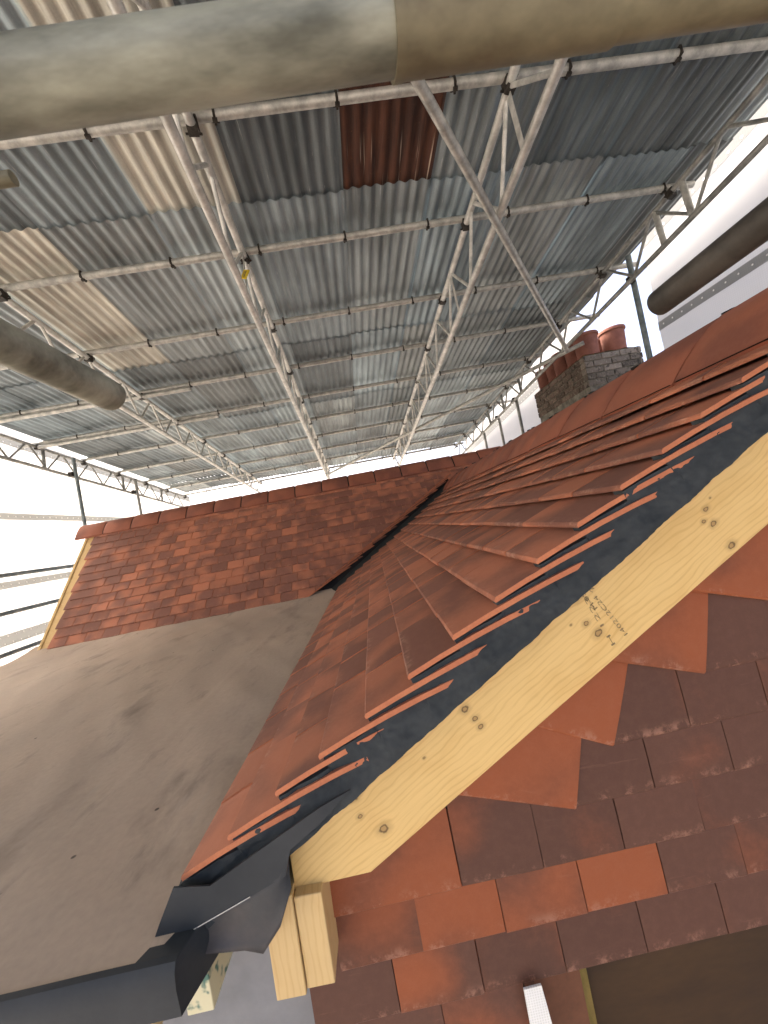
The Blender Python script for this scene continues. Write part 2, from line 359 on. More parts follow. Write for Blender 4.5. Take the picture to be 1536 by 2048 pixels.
def cut_mesh(me, M, p0, nrm):
    """copy of a tile mesh, cut by a world plane; keeps the side nrm points to. None when nothing is left"""
    bm = bmesh.new(); bm.from_mesh(me)
    Mi = M.inverted(); lp = Mi @ p0; ln = (M.to_3x3().transposed() @ nrm).normalized()
    ds = [(v.co-lp).dot(ln) for v in bm.verts]
    if min(ds) > 0: bm.free(); return me
    if max(ds) < 0.004: bm.free(); return None
    r = bmesh.ops.bisect_plane(bm, geom=bm.verts[:]+bm.edges[:]+bm.faces[:], plane_co=lp, plane_no=ln, clear_inner=True)
    ed = [e for e in r['geom_cut'] if isinstance(e, bmesh.types.BMEdge)]
    if ed: bmesh.ops.holes_fill(bm, edges=ed, sides=0)
    m2 = bpy.data.meshes.new('tile_cut'); bm.to_mesh(m2); bm.free()
    for m in me.materials: m2.materials.append(m)
    return m2
def place_tiles(tiles, parent, name, size=300):
    """tiles: list of (mesh, matrix, colour); nearest 300 as objects, the rest joined"""
    tiles.sort(key=lambda q: q[1].translation.length)
    for me, M, c in tiles[:size]:
        o = put(name, me, parent, None, M); o.color = c
    rest = tiles[size:]
    if rest:
        bm = bmesh.new()
        for me, M, c in rest:
            m2 = me.copy(); m2.transform(M); bm.from_mesh(m2); bpy.data.meshes.remove(m2)
        m3 = bpy.data.meshes.new(name+'_field'); bm.to_mesh(m3); bm.free()
        for m in tiles[0][0].materials: m3.materials.append(m)
        o = put(name+'_field', m3, parent); o['kind'] = 'stuff'; o.color = (0.3, 0.5, 0, 1)

VP0 = Vector((-0.49, 3.57, 0)); VD = Vector((1.49, 0.68, 0)).normalized(); VN = Vector((VD.y, -VD.x, 0))   # valley line in plan, normal towards the near roof

# ---- near gable roof: left slope, verge towards the camera
TB = radians(29.8); ub = Vector((cos(TB), 0, sin(TB))); nb_ = Vector((-sin(TB), 0, cos(TB))); ab = Vector((0, -1, 0))
YV = 0.655; EB = Vector((-0.425, YV, -0.514)); GA = 0.0995
RX, RZ = 1.05, 0.375                                     # ridge apex
bd = MB()
def pb(s, d, Y): p = EB + ub*s - nb_*d; return Vector((p.x, Y, p.z))
sr = (RX-EB.x)/cos(TB)
bd.prism([pb(0.02, 0.075, 0.72), pb(sr, 0.075, 0.72), pb(sr, 0.11, 0.72), pb(0.02, 0.11, 0.72)], (0, 3.9, 0))
# right-hand slope of the same roof
mr = lambda p: Vector((2*RX-p.x, p.y, p.z))
bd.prism([mr(pb(0.0, 0.03, 0.68)), mr(pb(sr-0.05, 0.03, 0.68)), mr(pb(sr-0.05, 0.09, 0.68)), mr(pb(0.0, 0.09, 0.68))], (0, 3.9, 0))
gable_roof = bd.build('gable_roof', M_deck, house, HI)
gable_roof['label'] = 'red brown clay tiled gable roof seen edge on'
variants = [tile_mesh('plain_tile', 0.1608, 0.265, T, cmb, [M_tile, M_clay], bn) for cmb, bn in ((0.004, 0), (0.0055, 0.002), (0.003, -0.002), (0.005, 0.001))]
wide = [tile_mesh('wide_tile', 0.2440, 0.265, T, 0.0045, [M_tile, M_clay])]
tiles = []
for k in range(17):
    s0 = k*GA; ptail = EB + ub*s0
    y = YV + random.uniform(-0.002, 0.0045); first = True
    while True:
        wdt = 0.165
        me = random.choice(variants)
        if first and k % 2: wdt = 0.247; me = wide[0]
        beta = radians(12.2) + random.uniform(-0.008, 0.008)
        u2, n2 = tilt(ab, ub, nb_, beta)
        p = Vector((ptail.x, y + wdt/2, ptail.z)) - nb_*T + ub*random.uniform(-0.0015, 0.0015)
        tw = random.uniform(-0.006, 0.006)
        a2 = (ab + u2*tw).normalized(); u3 = n2.cross(a2)
        M = basis(a2, u3, n2, p)
        yva = VP0.y + (ptail.x - VP0.x)*VD.y/VD.x
        if y > yva + 0.35: break
        m2 = cut_mesh(me, M, VP0 + VN*0.045, VN)
        if m2 is not None:
            o_ = random.gauss(0.42, 0.15)
            if first: o_ = [0.55, 0.7, 0.42, 0.75, 0.85, 0.25, 0.8, 0.25, 0.45, 0.3, 0.3, 0.4, 0.4, 0.4, 0.4, 0.4, 0.4][k]
            tiles.append((m2, M, (o_, random.uniform(0.40, 0.80), 0, 1)))
        y += wdt; first = False
place_tiles(tiles, gable_roof, 'roof_tile')
# verge mortar: a rough bed whose face lets the tile ends show through in places
mb = MB(); ns, nd = 480, 24; Smax = sr+0.02
for i in range(ns+1):
    s = -0.015 + (Smax+0.015)*i/ns
    x0 = EB.x + s*cos(TB)
    zlow = -0.508 + (x0+0.239)*0.563 - 0.006
    dl = ((EB.z + s*sin(TB)) - zlow)*cos(TB)
    for j in range(nd+1):
        dt = (max(0.0, s) % GA)*sin(radians(12.2)) + 0.008
        d = dt + (dl-dt)*j/nd
        p = EB + ub*s - nb_*d
        q = min(1, max(0, (d-0.040)/0.040)); q = q*q*(3-2*q)
        y = YV + 0.0065 - 0.0125*q + 0.0062*nz(s*0.7, 0, d*2, 26) + 0.0024*nz(s, 5, d*1.5, 80)
        if j == 0: y = YV+0.03
        mb.v.append((p.x, y, p.z))
for i in range(ns):
    for j in range(nd):
        a = i*(nd+1)+j; mb.f.append((a, a+1, a+nd+2, a+nd+1)); mb.m.append(0)
for i in range(ns):                                       # underside back to the barge board
    a = i*(nd+1)+nd; p, q = mb.v[a], mb.v[a+nd+1]
    mb.poly([p, q, (q[0], 0.715, q[2]), (p[0], 0.715, p[2])])
mb.build('verge_mortar', M_mortar, gable_roof, smooth=True)
# valley gutter strip
vb = MB(); z0 = -0.60; 
vp = lambda q, off, dz: Vector((VP0.x + VD.x*q + VN.x*off, VP0.y + VD.y*q + VN.y*off, EB.z + (VP0.x + VD.x*q - EB.x)*tan(TB) - 0.028 + dz))
vb.poly([vp(-0.02, -0.14, 0.03), vp(-0.02, 0, 0), vp(1.75, 0, 0), vp(1.75, -0.14, 0.03)]); vb.poly([vp(-0.02, 0, 0), vp(-0.02, 0.08, 0.0), vp(1.75, 0.08, 0.0), vp(1.75, 0, 0)])
vb.build('valley_gutter', M_valley, gable_roof, fix=False)
# ridge tiles of the near roof
def ridge_profile(w, h, t=0.016, n=10):
    o = [(-w + 2*w*i/n) for i in range(n+1)]
    top = [(x, h*(1-abs(x/w)**1.55)) for x in o]
    return top
def ridge_mesh(name, w, h, L, mats):
    mb = MB(); pr = ridge_profile(w, h); n = len(pr); t = 0.017
    for y, e in ((0.0, 0.003), (0.004, 0.0), (L-0.004, 0.0), (L, 0.003)):
        for x, z in pr: mb.v.append((x, y, z-e))
    for y in (0.0, L):
        for x, z in pr: mb.v.append((x*0.93, y, z-t))
    for r in range(3):
        for i in range(n-1): a = r*n+i; mb.f.append((a, a+1, a+n+1, a+n)); mb.m.append(0)
    for i in range(n-1):
        mb.f.append((i, 4*n+i, 4*n+i+1, i+1)); mb.m.append(0); mb.f.append((3*n+i, 3*n+i+1, 5*n+i+1, 5*n+i)); mb.m.append(0)
        mb.f.append((4*n+i, 5*n+i, 5*n+i+1, 4*n+i+1)); mb.m.append(0)
    for i in (0, n-1):
        mb.f.append((i, 3*n+i, 5*n+i, 4*n+i)); mb.m.append(0)
    return mb.mesh(name, mats, True)
RL = 0.312
rm = ridge_mesh('ridge_tile', 0.205, 0.165, RL-0.007, M_ridge)
for k in range(12):
    yy = 0.66 + RL*k
    if yy > 4.2: break
    M = Matrix.Translation((RX, yy, RZ-0.165 + random.uniform(-0.003, 0.003))) @ Matrix.Rotation(random.uniform(-0.008, 0.008), 4, 'Z')
    o = put('ridge_tile', rm, gable_roof, None, M); o.color = (random.uniform(0.3, 0.75), random.uniform(0.42, 0.58), 0, 1)
    bl = MB(); 
    for q in range(5):
        xx = RX + random.uniform(-0.05, 0.03); r_ = random.uniform(0.007, 0.013)
        zz = RZ - 0.165 + 0.165*(1-abs((xx-RX)/0.205)**1.55)
        bl.lathe([(0.001, -r_*0.6), (r_, -r_*0.3), (r_*1.2, r_*0.2), (0.001, r_*0.5)], (xx, yy-0.003+random.uniform(-0.004, 0.004), zz), 7)
    if k: bl.build('mortar_dab', M_black, gable_roof, smooth=True)
bdm = MB(); pr = ridge_profile(0.198, 0.152)
bdm.prism([Vector((RX+x, 0.665, RZ-0.165+z)) for x, z in pr], (0, 3.45, 0)); bdm.build('ridge_bedding', M_black, gable_roof)

# ---- main roof behind: ridge across the picture
TA = 1.235; PA = math.atan(TA); ua = Vector((0, cos(PA), sin(PA))); na = Vector((0, -sin(PA), cos(PA))); aa = Vector((1, 0, 0))
EA = Vector((0, 3.577, -0.555)); XL = -3.10
RYA, RZA = 4.535, 0.622
da = MB(); sA = (RYA-EA.y)/cos(PA)
pa_ = lambda s, d, X: Vector((X, (EA + ua*s - na*d).y, (EA + ua*s - na*d).z))
da.prism([pa_(0.0, 0.075, XL+0.03), pa_(sA, 0.075, XL+0.03), pa_(sA, 0.12, XL+0.03), pa_(0.0, 0.12, XL+0.03)], (8.4, 0, 0))
ma = lambda p: Vector((p.x, 2*RYA-p.y, p.z))
da.prism([ma(pa_(0, 0.075, XL)), ma(pa_(sA-0.08, 0.075, XL)), ma(pa_(sA-0.08, 0.13, XL)), ma(pa_(0, 0.13, XL))], (8.4, 0, 0))
main_roof = da.build('main_roof', M_deck, house, HI)
main_roof['label'] = 'steep main roof of mottled red clay tiles with straight ridge'
tiles = []; nA = 15
for k in range(-1, nA):
    ptail = EA + ua*(k*0.0985)
    x = XL + random.uniform(-0.012, 0.012) + (0.014 if k % 2 else -0.014); first = True; j = 0
    while True:
        wdt = 0.165; me = random.choice(variants)
        if first and k % 2: wdt = 0.247; me = wide[0]
        u2, n2 = tilt(aa, ua, na, radians(8.0)+random.uniform(-0.012, 0.012))
        p = Vector((x + wdt/2, ptail.y, ptail.z)) - na*T + ua*random.uniform(-0.003, 0.003)
        tw = random.uniform(-0.012, 0.012); a2 = (aa + u2*tw).normalized(); u3 = n2.cross(a2)
        M = basis(a2, u3, n2, p)
        if x > 1.9: break
        keep = True
        if k == -1 and not (x < XL+0.1): break
        if ptail.z + 0.12 < 0.36 or x < 0.9:
            if x > VP0.x + (ptail.y - VP0.y)*VD.x/VD.y + 0.35: break
            m2 = cut_mesh(me, M, VP0 - VN*0.105, -VN)
        else: m2 = me
        if m2 is not None and k > 10: m2 = cut_mesh(m2, M, Vector((0, RYA-0.03, 0)), Vector((0, -1, 0)))
        if m2 is not None:
            tiles.append((m2, M, (random.gauss(0.40, 0.15) + (0.25 if random.random() < 0.08 else 0), random.uniform(0.48, 0.78), 0, 1)))
        x += wdt; first = False; j += 1
place_tiles(tiles, main_roof, 'roof_tile')
rma = ridge_mesh('ridge_tile', 0.140, 0.150, 0.315-0.013, M_ridge)
k = 0; x = -3.33
while x < 4.9:
    M = Matrix(((0, 1, 0, x), (-1, 0, 0, RYA), (0, 0, 1, RZA-0.150 + random.uniform(-0.003, 0.003)), (0, 0, 0, 1))) @ Matrix.Rotation(random.uniform(-0.01, 0.01), 4, 'Z')
    o = put('ridge_tile', rma, main_roof, None, M); o.color = (random.uniform(0.35, 0.8), random.uniform(0.4, 0.6), 0, 1)
    x += 0.315
bdm = MB(); pr = ridge_profile(0.133, 0.139)
bdm.prism([Vector((-3.24, RYA+q, RZA-0.150+z)) for q, z in pr], (8.1, 0, 0)); bdm.build('ridge_bedding', M_black, main_roof)
# bare timber verge strip beyond the tile ends
vbm = MB(); vbm.prism([pa_(-0.02, 0.03, -3.205), pa_(sA-0.06, 0.03, -3.205), pa_(sA-0.06, 0.07, -3.205), pa_(-0.02, 0.07, -3.205)], (0.16, 0, 0))
vbm.prism([pa_(-0.06, 0.02, -3.23), pa_(sA-0.02, 0.02, -3.23), pa_(sA-0.02, 0.16, -3.23), pa_(-0.06, 0.16, -3.23)], (0.024, 0, 0))
vbm.build('verge_board', M_pine, main_roof)
gb = MB(); gb.prism([pa_(-0.10, 0.02, -3.20), pa_(-0.02, 0.02, -3.20), pa_(-0.02, 0.05, -3.20), pa_(-0.10, 0.05, -3.20)], (0.10, 0, 0))
gb.build('verge_packer', m_simple('green_treated_timber', (0.10, 0.13, 0.085), (0.17, 0.19, 0.12), 20), main_roof)

# ---- flat roof at the left, covered with a dusty membrane
fm = MB(); nx, ny = 150, 150; X0, X1, Y0, Y1, ZF = -3.32, -0.37, 0.595, 3.70, -0.583
def fz(x, y):
    w = 0.006*nz(x*1.6 + y*0.9, y*0.7 - x*0.3, 1, 2.0) + 0.0035*nz(x*3.2+y*2.0, y*1.4-x*0.6, 4, 2.2)
    w += 0.0045*max(0, nz(x*2.2 + y*1.3, y*0.55, 9, 3.0))**1.0
    w += 0.0012*math.exp(-((x+0.86-0.03*y)/0.012)**2)               # lap seam
    if y > 3.3: w += 0.05*((y-3.3)/0.4)**2
    e = max(0, (x+0.62)/0.25)
    w += 0.012*e*e*(1-0.8*min(1, max(0, (y-0.62)/0.25)))*0
    w *= min(1.0, max(0.0, (y-0.61)/0.12))
    return ZF + w
XF0 = onZ(298, 1912, ZF).x
for i in range(nx+1):
    for j in range(ny+1):
        y = Y0 + (Y1-Y0)*(j/ny)**1.5
        xe = XF0 + (X1-XF0)*min(1.0, max(0.0, (y-0.598)/0.147)); x = X0 + (xe-X0)*(i/nx)**0.75
        z = fz(x, y)
        if j == 0: z -= 0.004
        fm.v.append((x, y, z))
for i in range(nx):
    for j in range(ny):
        a = i*(ny+1)+j; fm.f.append((a, a+ny+1, a+ny+2, a+1)); fm.m.append(0)
flat = fm.build('flat_roof', M_flat, house, HI, smooth=True)
flat['label'] = 'flat roof covered with dusty grey brown membrane'
# turned-down edge of the flat roof
fe = MB(); n = 60
xr = onY(352, 1960, 0.588).x
for i in range(n+1):
    x = X0 + (xr-X0)*(i/n)
    for j, (dy, dz) in enumerate(((0.012, 0.0022), (0.003, 0.0008), (-0.004, -0.008), (-0.007, -0.03), (-0.004, -0.070), (0.02, -0.072))):
        fe.v.append((x, 0.591 + dy + 0.0025*nz(x, dz*6, 3, 5), ZF + dz + (0.002*nz(x, 1, 7, 4) if j > 1 else 0)))
for i in range(n):
    for j in range(5): a = i*6+j; fe.f.append((a, a+6, a+7, a+1)); fe.m.append(0)
for i in (n,):                                            # right-hand return
    pts = [fe.v[i*6+j] for j in range(6)]
    for j in range(5):
        p, q = pts[j], pts[j+1]; fe.poly([p, q, (q[0]+0.03, 0.69, q[2]), (p[0]+0.03, 0.69, p[2])])
q0 = [(XF0-0.02, 0.599, ZF+0.001), (xr, 0.599, ZF+0.001), (xr+0.03, 0.69, ZF-0.002), (XF0+0.03, 0.69, ZF-0.002)]
fe.poly(q0)
fe.build('turned_down_edge', M_felt, flat, smooth=True)
# felt upstand under the verge corner and the loose flap beside it
def sheet_px(name, pts, Yf, mat, parent, thick=0.003, sub=3):
    me = bpy.data.meshes.new(name); bm = bmesh.new()
    vs_ = [bm.verts.new(onY(px, py, Yf(px, py))) for px, py in pts]
    f = bm.faces.new(vs_); r = bmesh.ops.extrude_face_region(bm, geom=[f])
    for v in r['geom']:
        if isinstance(v, bmesh.types.BMVert): v.co.y += thick
    bmesh.ops.recalc_face_normals(bm, faces=bm.faces)
    bmesh.ops.triangulate(bm, faces=[f for f in bm.faces if len(f.verts) > 4])
    bm.to_mesh(me); bm.free(); me.materials.append(mat)
    return put(name, me, parent)
sheet_px('felt_upstand', [(346, 1776), (420, 1772), (520, 1700), (640, 1615), (700, 1580), (640, 1648), (580, 1700), (571, 1752), (470, 1812), (372, 1869), (334, 1895), (296, 1916), (318, 1850)], lambda x, y: 0.639, M_felt, flat)
def flap_mesh():
    mb = MB(); A = [(340, 1885), (372, 1862), (420, 1834), (470, 1806), (520, 1778), (558, 1752), (572, 1722), (572, 1690)]
    B = [(350, 1960), (388, 1935), (405, 1908), (445, 1905), (490, 1899), (527, 1905), (562, 1850), (583, 1775)]
    m = 8
    for i, (p, q) in enumerate(zip(A, B)):
        for j in range(m+1):
            t = j/m; px = p[0]+(q[0]-p[0])*t; py = p[1]+(q[1]-p[1])*t
            Y = 0.646 + 0.010*sin(i/7*pi)*sin(t*pi) + 0.006*sin(i*0.9+t*2)
            mb.v.append(tuple(onY(px, py, Y)))
    for i in range(7):
        for j in range(m): a = i*(m+1)+j; mb.f.append((a, a+1, a+m+2, a+m+1)); mb.m.append(0)
    return mb
fl = flap_mesh().build('membrane_flap', M_flap, flat, smooth=True)
so = fl.modifiers.new('thick', 'SOLIDIFY'); so.thickness = 0.0025
wl_ = MB(); p0 = onY(500, 1794, 0.638); p1 = onY(372, 1868, 0.638); wl_.tube(p0, p1, 0.0007, 6)
wl_.build('pale_sheet_edge', m_simple('pale_edge', (0.6, 0.58, 0.52), (0.75, 0.72, 0.66), 40), flat)

# ---- barge board
pU0 = onY(578, 1702, 0.70); pU1 = onY(1536, 850, 0.70)
bt = atan2(pU1.z-pU0.z, pU1.x-pU0.x); bu = Vector((cos(bt), 0, sin(bt))); bw = Vector((-sin(bt), 0, cos(bt)))
BM = Matrix(((bu.x, 0, bw.x, pU0.x), (0, 1, 0, 0.70), (bu.z, 0, bw.z, pU0.z), (0, 0, 0, 1)))
BMi = BM.inverted()
def bl_(px, py): q = BMi @ onY(px, py, 0.70); return (q.x, q.z)
prof = [bl_(578, 1702), bl_(590, 1780), bl_(742, 1745), bl_(1536, 1052)]
ww = prof[3][1]
Lb = 1.62
prof[3] = (Lb, ww-0.006); prof.append((Lb, 0.012)); 
topn = 90
for i in range(topn):                                      # rough sawn top edge
    s = Lb*(1-i/topn); prof.append((s, 0.012 if s > 0.03 else 0.004))
kn = [(930,1418,.0075),(950,1437,.0065),(962,1453,.006),(708,1592,.010),(720,1633,.005),(768,1657,.010),(1153,1195,.009),(1172,1247,.006),(1197,1266,.009),(1412,1018,.006),(1408,1043,.005),(1427,1047,.007),(1463,1090,.008),(1142,1250,.0025),(848,1516,.0028),(1420,996,.0025)]
M_barge = m_wood('barge_pine', (0.77, 0.525, 0.205), (0.52, 0.30, 0.085), [bl_(x, y) + (r*0.62,) for x, y, r in kn])
bb = MB(); bb.prism([(s, 0, z) for s, z in prof], (0, 0.028, 0))
barge = put('barge_board', bb.mesh('barge_board', M_barge), house, HI, BM)
barge['label'] = 'pale yellow pine barge board with dark knots'
bmods = barge.modifiers.new('bev', 'BEVEL'); bmods.width = 0.0018; bmods.segments = 2; bmods.limit_method = 'ANGLE'
# loose white fibres along the top edge
ff = MB()
for i in range(170):
    s = random.uniform(0.25, 1.25); r_ = random.uniform(0.0007, 0.0018)
    p = Vector((s, -0.002 + random.uniform(-0.002, 0.001), random.uniform(-0.0022, 0.0014)))
    ff.lathe([(0.0002, -r_), (r_, 0), (0.0002, r_)], p, 5)
fo = ff.build('edge_fibres', m_simple('pale_fibre', (0.8, 0.78, 0.7), (0.9, 0.88, 0.8), 40), barge, Matrix.Identity(4)); fo['kind'] = 'stuff'
# stamped lettering, upside down as on the board
def text_mesh(txt, size):
    cu = bpy.data.curves.new('t', 'FONT'); cu.body = txt; cu.size = size; cu.extrude = 0.0; cu.resolution_u = 3
    to = bpy.data.objects.new('t', cu); col.objects.link(to)
    dg = bpy.context.evaluated_depsgraph_get(); me = bpy.data.meshes.new_from_object(to.evaluated_get(dg))
    bpy.data.objects.remove(to); return me
for txt, p0, p1, sz in (('H 12235', (1232, 1290), (1164, 1176), 0.0118), ('M 0935', (1196, 1216), (1150, 1166), 0.0118), ('140212C24', (1258, 1270), (1192, 1190), 0.0118), ('22', (1190, 1178), (1170, 1166), 0.0125)):
    me = text_mesh(txt, sz); me.materials.append(M_ink)
    a = onY(*p0, 0.70); c = onY(*p1, 0.70); d = (c-a); L_ = d.length; d.normalize()
    wtx = max(v.co.x for v in me.vertices); k = L_/wtx
    up = Vector((0, -1, 0)).cross(d)
    M = Matrix(((d.x*k, up.x*1.0, 0, a.x), (0, 0, -1, 0.6992), (d.z*k, up.z*1.0, 0, a.z), (0, 0, 0, 1)))
    o = put('stamp_lettering', me, barge, BM.inverted()); o.matrix_basis = M

# ---- tile-hung gable wall
WY = 0.742
wb = MB(); gp = [(-0.27, -1.9), (-0.27, -0.62), (RX, 0.10), (2.30, -0.62), (2.30, -1.9)]
wb.prism([(x, WY+0.026, z) for x, z in [(-0.27, -1.9), (-0.27, -0.60), (RX, 0.14), (2.30, -0.60), (2.30, -0.93), (0.138, -0.93), (0.138, -1.9)]], (0, 0.05, 0))
gwall = wb.build('gable_wall', M_deck, house, HI)
gwall['label'] = 'gable wall hung with brown and orange clay tiles'
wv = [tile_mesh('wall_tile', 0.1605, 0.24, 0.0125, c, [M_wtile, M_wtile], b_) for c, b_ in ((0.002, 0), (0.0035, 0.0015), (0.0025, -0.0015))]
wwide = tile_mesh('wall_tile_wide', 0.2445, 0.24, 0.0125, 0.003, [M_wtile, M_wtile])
uw = Vector((0, 0, 1)); nw = Vector((0, -1, 0)); aw = Vector((1, 0, 0))
WC0 = EB - nb_*0.085; WCN = -nb_                       # tiles stop below the roof
def wall_tile(xc, zt, col_, me=None, rot=0.0, dn_=0.0, right_corner=False):
    me = me or random.choice(wv)
    u2, n2 = tilt(aw, uw, nw, radians(6.2)); R_ = Matrix.Rotation(-rot, 3, Vector((0, -1, 0)))
    a2 = aw.copy(); 
    if rot:
        a2 = Vector((cos(rot), 0, -sin(rot))); uu = Vector((sin(rot), 0, cos(rot))); u2, n2 = tilt(a2, uu, nw, radians(6.2))
    else:
        a2 = (aw + u2*random.uniform(-0.006, 0.006)).normalized(); u2 = n2.cross(a2)
    p = Vector((xc, WY + 0.0125 - dn_ + random.uniform(-0.0012, 0.0012), zt))
    if right_corner: p = p - a2*(0.2445/2)
    M = basis(a2, u2, n2, p)
    me = cut_mesh(me, M, WC0, WCN)
    if me is None: return None
    o = put('wall_tile', me, gwall, None, M); o.color = col_; return o
def wcol(o, v=None): return (o, v if v is not None else random.uniform(0.36, 0.6), 0, 1)
courses = {-2: 0.20, -1: 0.116, 0: 0.202, 1: 0.102, 2: 0.198, 3: 0.119, 4: 0.215, 5: 0.100, 6: 0.205, 7: 0.13, 8: 0.21}
zt = lambda k: -0.920 + 0.1005*k
corner = {3: (0.279, radians(19)), 4: (0.377, radians(26)), 5: (0.586, radians(19)), 6: (0.79, radians(18)), 7: (0.98, radians(18))}
special = {(2, 0): 0.80, (1, 0): 0.75, (1, 1): 0.55, (1, 2): 0.42, (0, 2): 0.45, (0, 0): 0.3, (0, 1): 0.35, (1, 3): 0.85, (2, 1): 0.05}
special = {}
orange = [(2, -0.09, 0.85), (1, -0.14, 0.55), (1, 0.02, 0.62), (1, 0.18, 0.55), (1, 0.35, 0.92), (0, 0.12, 0.35), (0, -0.04, 0.42), (-1, 0.0, 0.55), (-1, 0.2, 0.4), (0, -0.2, 0.15)]
for k, x0 in courses.items():
    lo = -0.215 if k >= 1 else -0.285
    hi = 1.75 if k >= 0 else 0.138
    if k in corner:
        xc, rt = corner[k]
        o = wall_tile(xc, zt(k), wcol(random.uniform(0.80, 0.95) if k != 5 else 0.62, 0.55), wwide, rt, 0.004, True)
        if k in (5, 6, 7): wall_tile(xc - 0.245*cos(rt), zt(k) + 0.245*sin(rt), wcol(0.7), None, rt, 0.003, True)
        lo = xc
    j = math.ceil((lo-x0)/0.1625 - 0.35)
    # first joint at lo
    js = [lo] + [x0 + 0.1625*q for q in range(-12, 14) if x0 + 0.1625*q > lo + (0.10 if k == 2 else 0.07)]
    for q in range(len(js)-1):
        if js[q] > hi - 0.02: break
        xa, xb = js[q], min(js[q+1], hi); xm = (xa+xb)/2
        if zt(k) > -0.56 + 0.563*(min(xb, 2*RX-xa)+0.265) - 0.02: continue
        w_ = xb-xa
        o_ = random.gauss(0.10, 0.07)
        for (kk, xx, ov) in orange:
            if kk == k and xa <= xx < xb: o_ = ov
        if k == 2 and q == 0 and w_ < 0.3:
            pass
        me = random.choice(wv)
        if abs(w_-0.1625) > 0.012:
            me = tile_mesh('wall_tile_cut', w_-0.002, 0.24, 0.0125, 0.003, [M_wtile, M_wtile])
        # tiles whose left edge is cut to the slanted neighbour
        t_ = None
        if k in corner and q == 0:
            u2, n2 = tilt(aw, uw, nw, radians(6.2)); M = basis(aw, u2, n2, Vector((xm, WY+0.0125, zt(k))))
            rt = corner[k][1]
            m2 = cut_mesh(me, M, Vector((lo+0.0015, 0, zt(k))), Vector((cos(rt), 0, -sin(rt))))
            if m2 is not None: m2 = cut_mesh(m2, M, WC0, WCN)
            if m2 is None: continue
            o = put('wall_tile', m2, gwall, None, M); o.color = wcol(o_); continue
        wall_tile(xm, zt(k), wcol(o_), me)
# things round the opening below the tiles
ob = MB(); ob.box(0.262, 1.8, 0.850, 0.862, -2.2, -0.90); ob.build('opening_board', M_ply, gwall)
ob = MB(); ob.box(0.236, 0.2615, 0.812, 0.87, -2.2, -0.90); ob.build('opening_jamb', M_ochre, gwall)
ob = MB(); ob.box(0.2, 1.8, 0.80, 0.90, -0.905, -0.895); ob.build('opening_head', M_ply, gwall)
ob = MB(); ob.box(0.140, 0.2355, 0.775, 0.88, -2.2, -0.90); ob.build('jamb_lining', m_simple('brown_lining', (0.12, 0.045, 0.02), (0.17, 0.065, 0.03), 12), gwall)
sc_ = MB(); pts = [onY(1048, 1980, 0.724), onY(1083, 1971, 0.724), onY(1112, 2075, 0.724), onY(1068, 2090, 0.724)]
sc_.prism(pts, (0, 0.004, 0)); so_ = sc_.build('mesh_strip', M_scrim, gwall)
# ---- rafter feet
def timber(name, x0, x1, y0, y1, z0, z1, lean=0.0, mat=M_pine):
    """vertical grain: built along local x and turned upright"""
    mb = MB(); mb.box(0, z1-z0, 0, y1-y0, 0, x1-x0)
    me = mb.mesh(name, mat)
    M = Matrix.Translation((x1, y0, z0)) @ Matrix(((lean, 0, -1, 0), (0, 1, 0, 0), (1, 0, lean, 0), (0, 0, 0, 1)))
    o = put(name, me, house, HI, M); bv = o.modifiers.new('bev', 'BEVEL'); bv.width = 0.002; bv.segments = 2
    return o
timber('rafter_foot', -0.3145, -0.2635, 0.676, 0.762, -0.768, -0.600, 0.03)
timber('rafter_foot', -0.2615, -0.2135, 0.680, 0.764, -0.764, -0.609, 0.03)
M_paint = NT('pine_with_green_mark'); _v = M_paint.obj()
M_paint.bsdf(M_paint.mix(M_paint.ramp(M_paint.noise(_v, 26, 3), 0.52, 0.62), (0.72, 0.66, 0.42), (0.10, 0.20, 0.15)), 0.7)
timber('joist_end', -0.4740, -0.4280, 0.690, 0.94, -0.772, -0.612, 0.0, M_paint.mat)
timber('joist_end', -0.635, -0.575, 0.66, 0.92, -0.86, -0.70, 0.0)
gp_ = MB(); gp_.box(-2.2, -0.272, 0.86, 0.88, -1.9, -0.735); gp_.build('grey_wall_panel', M_grey, house, HI)
gp_ = MB(); gp_.box(-2.2, -0.272, 0.87, 0.93, -0.7345, -0.69); gp_.build('wall_plate', m_simple('dark_red_timber', (0.06, 0.02, 0.015), (0.09, 0.03, 0.02), 12), house, HI)
gp_ = MB(); gp_.box(-0.268, -0.246, 0.752, 0.80, -1.9, -0.62); gp_.build('corner_trim', m_simple('red_brown_trim', (0.10, 0.035, 0.022), (0.14, 0.05, 0.03), 12), house, HI)

